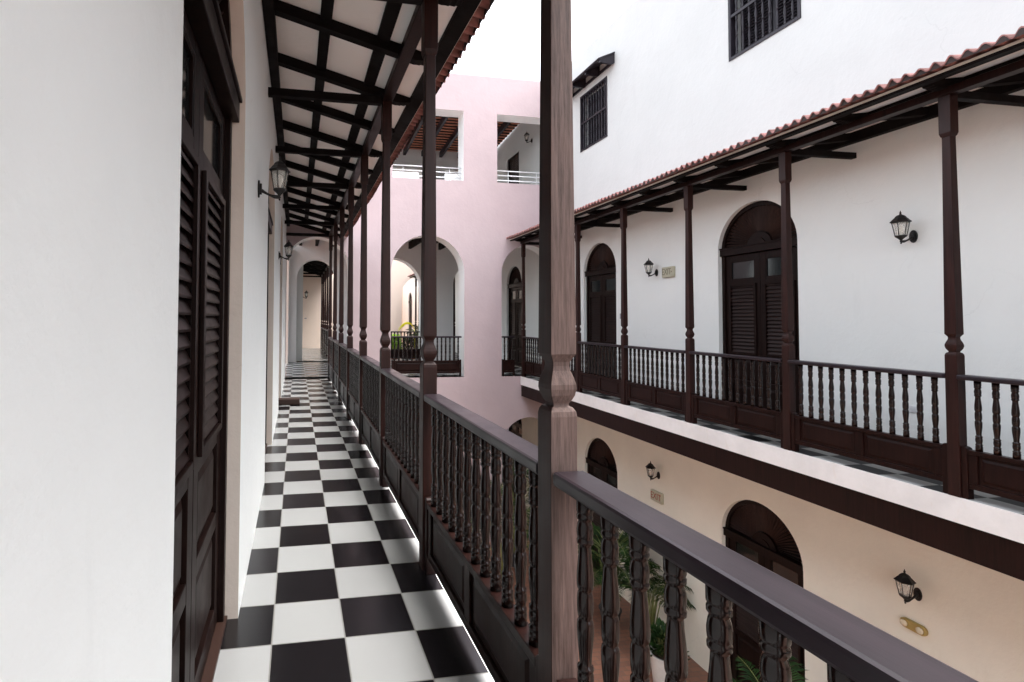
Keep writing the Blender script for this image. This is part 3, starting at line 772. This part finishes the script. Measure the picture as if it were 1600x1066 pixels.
# ------------------------------------------------------------------ wall lanterns
def make_lantern(label):
    """wall at x=0, projects +x; lantern body axis at x=.17; z=0 at centre of backplate"""
    root = empty('wall_lantern', label, 'lantern', 'black carriage lanterns on the walls')
    mb = MB()
    pts = [(.038*math.cos(a), .068*math.sin(a)) for a in [2*math.pi*i/16 for i in range(16)]]
    mb.prism(pts, 'x', .001, .014); pts = [(p[0]*.6, p[1]*.65) for p in pts]; mb.prism(pts, 'x', .0145, .030)
    mb.build('backplate', 'iron', root, bevel=.003)
    mb = MB(); arm = []
    for i in range(13):
        t = i/12; arm.append((.028+.135*t, 0, -.012-.045*math.sin(t*math.pi*.55)))
    mb.tube(arm, [.015-.006*math.sin(math.pi*min(1, i/9)) for i in range(13)], 8); mb.build('arm', 'iron', root)
    c = (.165, 0, 0); zb = -.03
    mb = MB(); mb.lathe([(.003, -.055), (.009, -.048), (.004, -.040), (.012, -.030), (.007, -.020), (.014, -.008), (.026, .005), (.045, .020), (.050, .030), (.050, .036)], 12, (c[0], 0, zb))
    mb.build('base_cup', 'iron', root)
    zc0, zc1 = zb+.036, zb+.175; r0, r1 = .046, .070
    mb = MB(); n = 6
    for i in range(n):
        a0 = 2*math.pi*i/n+.3; a1 = a0+2*math.pi/n
        P = lambda r, a, z: (c[0]+r*math.cos(a), r*math.sin(a), z)
        mb.hexa([P(r0-.004, a0, zc0), P(r0-.004, a1, zc0), P(r0-.007, a1, zc0), P(r0-.007, a0, zc0), P(r1-.004, a0, zc1), P(r1-.004, a1, zc1), P(r1-.007, a1, zc1), P(r1-.007, a0, zc1)])
    mb.build('lantern_glass', 'glass', root)
    mb = MB()
    for i in range(n):
        a = 2*math.pi*i/n+.3
        mb.tube([(c[0]+r0*math.cos(a), r0*math.sin(a), zc0), (c[0]+r1*math.cos(a), r1*math.sin(a), zc1)], .0038, 6)
    for (r, z) in ((r1, zc1), ):
        mb.lathe([(r-.004, z-.006), (r+.004, z-.006), (r+.004, z+.004), (r-.004, z+.004)], 6, (c[0], 0, 0), rot=.3, smooth=False, caps=False)
    mb.build('cage', 'iron', root)
    mb = MB(); mb.lathe([(.084, zc1), (.086, zc1+.008), (.074, zc1+.020), (.058, zc1+.040), (.046, zc1+.052), (.044, zc1+.060), (.030, zc1+.074), (.012, zc1+.082), (.007, zc1+.092), (.011, zc1+.100), (.006, zc1+.108), (.002, zc1+.125)], 6, (c[0], 0, 0), rot=.3, smooth=False)
    mb.build('cap', 'iron', root)
    mb = MB(); mb.lathe([(.010, zc0+.0), (.012, zc0+.03), (.024, zc0+.06), (.026, zc0+.085), (.016, zc0+.108), (.003, zc0+.115)], 10, (c[0], 0, 0)); mb.build('bulb', 'bulb', root)
    return root
l0 = make_lantern('large black lantern on the left wall, nearest to the camera'); l0.location = (WX, 3.50, 2.325); l0.scale = (.86, .86, .86)
copy_tree(l0, (WX, 7.45, 2.355), 0, 'small looking black lantern on the left wall, second along the gallery')
copy_tree(l0, RW(RWv, .98, 2.37), math.pi-AN, 'black lantern on the blank upper wall between the two rightmost posts').scale = (1, 1, 1)
copy_tree(l0, RW(RWv, 5.06, 2.34), math.pi-AN, 'black lantern on the upper wall beside the pale exit sign').scale = (1, 1, 1)
copy_tree(l0, RW(RWv, 1.02, -1.395), math.pi-AN, 'black lantern low on the cream wall above the yellow emergency light').scale = (1, 1, 1)
copy_tree(l0, RW(RWv, 5.06, -1.375), math.pi-AN, 'black lantern on the cream wall above the lower exit sign').scale = (1, 1, 1)
copy_tree(l0, RW(RWv, 10.42, 6.66), math.pi-AN, 'tiny lantern high up inside the right upper opening of the pink wall').scale = (1, 1, 1)
copy_tree(l0, (.2, 20.4, 2.30), 0, 'distant lantern in the corridor beyond the passage arch').scale = (1, 1, 1)

# ------------------------------------------------------------------ signs and plates
def text_mesh(txt, size, mat, parent, loc, rot, name='lettering', depth=.002, sx=1):
    cu = bpy.data.curves.new(name, 'FONT'); cu.body = txt; cu.size = size; cu.extrude = depth; cu.align_x = 'CENTER'; cu.align_y = 'CENTER'
    ob = bpy.data.objects.new(name, cu); COL.objects.link(ob)
    dg = bpy.context.evaluated_depsgraph_get(); me = bpy.data.meshes.new_from_object(ob.evaluated_get(dg))
    bpy.data.objects.remove(ob)
    me.materials.clear(); me.materials.append(M[mat])
    o = bpy.data.objects.new(name, me); COL.objects.link(o); o.parent = parent; o.location = loc; o.rotation_euler = rot; o.scale = (sx, 1, 1)
    return o
def exit_sign(u, z, w, h, label, lm, bodym, arrow):
    r = empty('exit_sign', label, 'sign', 'exit signs on the right building', RW(RWv, u, z), math.pi-AN)
    mb = MB(); mb.box(.001, .05, -w/2, w/2, -h/2, h/2); mb.build('sign_box', bodym, r, bevel=.006)
    mb = MB(); mb.box(.0502, .053, -w/2+.008, w/2-.008, -h/2+.008, h/2-.008); mb.build('face_plate', bodym, r)
    # text faces +x : local x of text -> +y
    text_mesh('EXIT', h*.86, lm, r, (.0545, -w*.06 if arrow else 0, 0), (R(90), 0, R(90)), sx=.72 if arrow else .84)
    if arrow:
        mb = MB(); mb.prism([(w*.34, -.022), (w*.34, .022), (w*.43, 0)], 'x', .0531, .0555); mb.build('arrow', lm, r)
    return r
exit_sign(4.72, 2.322, .29, .185, 'pale exit sign beside a lantern on the upper right wall', 'letter', 'plastic', True)
exit_sign(5.08, -1.765, .30, .19, 'faded red-lettered exit sign on the cream wall below a lantern', 'letter_r', 'plastic', False)
el = empty('emergency_light', 'yellowed twin emergency light on the cream wall at the lower right', 'light', None, RW(RWv, 1.055, -1.745), math.pi-AN)
mb = MB(); mb.lathe([(.045, 0), (.052, .006), (.052, .03), (.045, .04)], 20, smooth=False)
for v in mb.bm.verts: 
    x, y, z = v.co; v.co = (z+.001, y*1.0+(.07 if y > 0 else -.07), x)
mb.build('housing', 'plastic_y', el)
for s in (-1, 1):
    mb = MB(); mb.lathe([(.034, 0), (.034, .012), (.020, .020), (.004, .022)], 16)
    for v in mb.bm.verts:
        x, y, z = v.co; v.co = (z+.0415, y+s*.072, x)
    mb.build('lamp_lens', 'lens', el)
def plate(name, loc, rz, label, cat, mat='switch', w=.07, h=.11):
    r = empty(name, label, cat, None, loc, rz)
    mb = MB(); mb.box(.001, .010, -w/2, w/2, -h/2, h/2); mb.build('cover_plate', mat, r, bevel=.003)
    mb = MB(); mb.box(.0102, .015, -w*.2, w*.2, -h*.22, h*.22); mb.build('rocker', mat, r, bevel=.002)
plate('light_switch', RW(RWv, 6.17, 1.54), math.pi-AN, 'small grey switch on the upper wall right of the small arched door', 'switch')
plate('wall_socket', RW(RWv, 1.008, .535), math.pi-AN, 'pale socket low on the upper right wall behind the balusters', 'socket', 'steel', .10, .07)
plate('light_switch', (.42, EW-.001, 1.44), -math.pi/2, 'tiny switch on the distant end wall of the corridor', 'switch', 'switch', .10, .05)
o = empty('notice_board', 'small cream notice beside the dark door far beyond the middle arch', 'sign', None, RW(RWv-.0, 21.75, 2.2), math.pi-AN)
mb = MB(); mb.box(.001, .02, -.14, .14, -.10, .10); mb.build('board', 'cap', o, bevel=.004); mb = MB(); mb.box(.0202, .024, -.11, .11, -.07, .07); mb.build('face_plate', 'plastic', o)

# brown block lying by the third door
bk = empty('timber_block', 'low brown timber block on the tiles by the farthest left door', 'block', None, (-.12, 8.86, 0))
mb = MB(); mb.box(-.19, .185, -.10, .10, .012, .10); mb.build('body', 'mass', bk, bevel=.006)
for s in (-1, 1):
    mb = MB(); mb.box(s*.14-.03, s*.14+.03, -.09, .09, 0, .0118); mb.build('foot', 'wood', bk)

# pipe rails in the upper openings
def pipes(x0, x1, y, label):
    r = empty('pipe_railing', label, 'railing', 'thin pipe rails in the upper openings', (x0, y, 4.985))
    for z in (.12, .25, .37): mb = MB(); mb.tube([(0, 0, z), (x1-x0, 0, z)], .014, 8); mb.build('rail', 'steel', r)
    n = max(2, round((x1-x0)/1.1)+1)
    for i in range(n):
        x = (x1-x0)*(i+.5)/n; mb = MB(); mb.tube([(x, .02, 0), (x, .02, .38)], .010, 8); mb.build('upright', 'steel', r)
pipes(2.317, 4.153, PW0+.2, 'thin pale pipe railing in the left upper opening of the pink wall')
pipes(5.062, 6.65, PW0+.2, 'thin pale pipe railing in the right upper opening of the pink wall')
pipes(2.19, 4.21, SW0+.2, 'far pipe railing in the bright opening behind the left upper one')
pipes(5.07, 6.70, SW0+.2, 'far pipe railing in the bright opening behind the right upper one')

# ------------------------------------------------------------------ plants
def frond(mb, base, az, L, rise, droop, nl=26, ll=.22, lw=.021, stem=True):
    d = Vector((math.cos(az), math.sin(az), 0)); side = Vector((-math.sin(az), math.cos(az), 0)); pts = []
    n = 12
    for i in range(n+1):
        t = i/n; pts.append(Vector(base)+d*L*(t*(.75+.25*t))*1.0*(1-.15*rise)+Vector((0, 0, rise*L*(t-.0)-droop*L*t*t)))
    mb.tube(pts, [.007*(1-.8*i/n)+.0015 for i in range(n+1)], 5, mi=1)
    def at(t):
        f = t*n; i = min(n-1, int(f)); return pts[i].lerp(pts[i+1], f-i), (pts[i+1]-pts[i]).normalized()
    for k in range(nl):
        t = .18+.82*(k+.5)/nl; p, dr = at(t); l = ll*math.sin(math.pi*min(1, .22+.80*t))**.7*random.uniform(.85, 1.1)
        for s in (-1, 1):
            a = (dr*random.uniform(.45, .65)+side*s*.85+Vector((0, 0, random.uniform(-.1, .25)))).normalized()
            m = p+a*l*.5+Vector((0, 0, .03*l)); e = p+a*l-Vector((0, 0, l*random.uniform(.15, .45)))
            wv = dr*lw*.5
            v = [mb.v(p-wv*.5), mb.v(p+wv*.5), mb.v(m+wv), mb.v(m-wv), mb.v(e)]
            mb.f([v[0], v[1], v[2], v[3]], 0, True); mb.f([v[3], v[2], v[4]], 0, True)
def palm(x, y, z, h, n, label, pot='dark_pot', potr=.19, poth=.32, group='potted palms in the courtyard', mats=('leaf', 'stem'), ll=.24, nl=26, L=None):
    r = empty('potted_palm', label, 'plant', group, (x, y, z), random.uniform(0, 6))
    mb = MB(); mb.lathe([(potr*.68, 0), (potr*.74, .02), (potr*.97, poth*.9), (potr*1.05, poth*.92), (potr*1.05, poth), (potr*.9, poth), (potr*.88, poth*.88), (.01, poth*.88)], 20); mb.build('pot', pot, r)
    mb = MB(); mb.lathe([(potr*.86, poth*.88+.001), (.01, poth*.9+.01)], 16); mb.build('soil', 'soil', r)
    mb = MB(); st = MB()
    for i in range(n):
        az = i*2.399+random.uniform(-.3, .3); q = random.uniform(.15, 1)
        rr = potr*.5*random.random(); b = (rr*math.cos(az), rr*math.sin(az), poth*.88)
        hh = h*random.uniform(.25, .55)
        tip = (b[0]+.10*math.cos(az), b[1]+.10*math.sin(az), poth+hh)
        st.tube([b, ((b[0]+tip[0])/2, (b[1]+tip[1])/2, poth+hh*.5), tip], [.013, .011, .008], 6)
        frond(mb, tip, az, (L or h*.62)*random.uniform(.8, 1.1), random.uniform(.45, 1.25), random.uniform(.45, .8), nl, ll)
    st.build('stem', mats[1], r, weld=False); mb.build('fronds', list(mats), r, recalc=False, weld=False)
    return r
def bush(x, y, z, rad, h, n, label, pot, potr, poth, mats, leaf=.09, cat='plant', shape='round'):
    r = empty('potted_plant', label, cat, None, (x, y, z))
    mb = MB()
    if shape == 'round': mb.lathe([(potr*.7, 0), (potr*.75, .02), (potr, poth*.95), (potr*1.04, poth), (potr*.9, poth), (potr*.88, poth*.9), (.01, poth*.9)], 22)
    else: mb.hexa([(-potr*.8, -.13, 0), (potr*.8, -.13, 0), (potr*.8, .13, 0), (-potr*.8, .13, 0), (-potr, -.17, poth), (potr, -.17, poth), (potr, .17, poth), (-potr, .17, poth)])
    mb.build('pot', pot, r, bevel=.006)
    mb = MB(); mb.lathe([(potr*(.86 if shape == 'round' else .4), poth*.9+.002 if shape == 'round' else poth+.001), (.01, poth*.93+.01 if shape == 'round' else poth+.015)], 14); mb.build('soil', 'soil', r)
    mb = MB()
    for i in range(n):
        a = random.uniform(0, 6.283); q = random.random()**.5; zz = random.uniform(0, 1)
        p = Vector((rad*q*math.cos(a)*(1-.4*zz), rad*q*math.sin(a)*(1-.4*zz)*(1 if shape == 'round' else .45), poth+h*zz))
        d = Vector((math.cos(a), math.sin(a), random.uniform(-.1, 1.0))).normalized(); s = d.cross(Vector((0, 0, 1))).normalized()
        l = leaf*random.uniform(.7, 1.3); u = (d.cross(s)).normalized()
        v = [mb.v(p), mb.v(p+d*l*.5+s*l*.28), mb.v(p+d*l-u*l*.2), mb.v(p+d*l*.5-s*l*.28)]
        mb.f(v, 0, False)
        if i % 5 == 0: mb.tube([(p.x*.25, p.y*.25, poth*.9), tuple(p)], .004, 4, mi=1)
    mb.build('foliage', list(mats), r, recalc=False, weld=False); return r
palm(5.75, 8.75, GZ, 2.15, 34, 'tall bushy palm in a dark tub by the ground floor wall', ll=.26, nl=34, L=1.0)
palm(6.0, 8.05, GZ, 1.5, 24, 'shorter palm beside the tall one, seen between foreground balusters', ll=.22, L=.75)
palm(5.55, 5.05, GZ, 1.75, 16, 'palm with long fronds in front of the large ground floor door', ll=.26, L=.9)
palm(5.0, 11.2, GZ, 2.7, 24, 'tall palm near the pink wall seen through the second railing bay', ll=.28, L=1.1)
palm(4.2, 10.1, GZ, 2.1, 18, 'palm on the paving in front of the pink wall', ll=.26, L=.9)
bush(5.62, 7.15, GZ, .26, .34, 420, 'low leafy plant in a tall white pot on the terracotta paving', 'white_pot', .22, .52, ('leaf', 'stem'), .10)
bush(6.12, 5.95, GZ, .20, .18, 260, 'small creeping plant at the foot of the cream wall', 'terra_pot', .10, .12, ('leaf', 'stem'), .07)
bush(3.52, 18.35, 0, .24, .50, 420, 'bright lime leafy plant in a red pot behind the middle arch railing', 'terra_pot', .155, .34, ('leaf_l', 'stem'), .12)
bush(4.10, 18.45, 0, .36, .42, 420, 'dark leafy plant in a wide dark planter behind the middle arch', 'dark_pot', .34, .33, ('leaf', 'stem'), .10, shape='long')
palm(4.62, 18.75, 0, 1.15, 12, 'green palm behind the planter beyond the covered passage', group='potted plants beyond the passage', ll=.20, L=.62, nl=30)
yr = empty('yellow_frond_plant', 'arching bright yellow frond above the lime plant beyond the passage', 'plant', 'potted plants beyond the passage', (4.22, 18.15, 0))
mb = MB(); mb.lathe([(.08, 0), (.11, .26), (.12, .28), (.10, .28), (.01, .25)], 18); mb.build('pot', 'terra_pot', yr)
mb = MB(); mb.tube([(0, 0, .25), (0, 0, .7), (-.02, -.02, 1.10)], [.012, .010, .008], 6, mi=1)
for dz in (0, .03):
    frond(mb, (-.02, -.02+dz, 1.10), math.pi+.08+dz*3, .80, 1.20-dz*3, 1.32, 56, .12, .05)
mb.build('frond', ['leaf_y', 'leaf_y'], yr, recalc=False, weld=False)
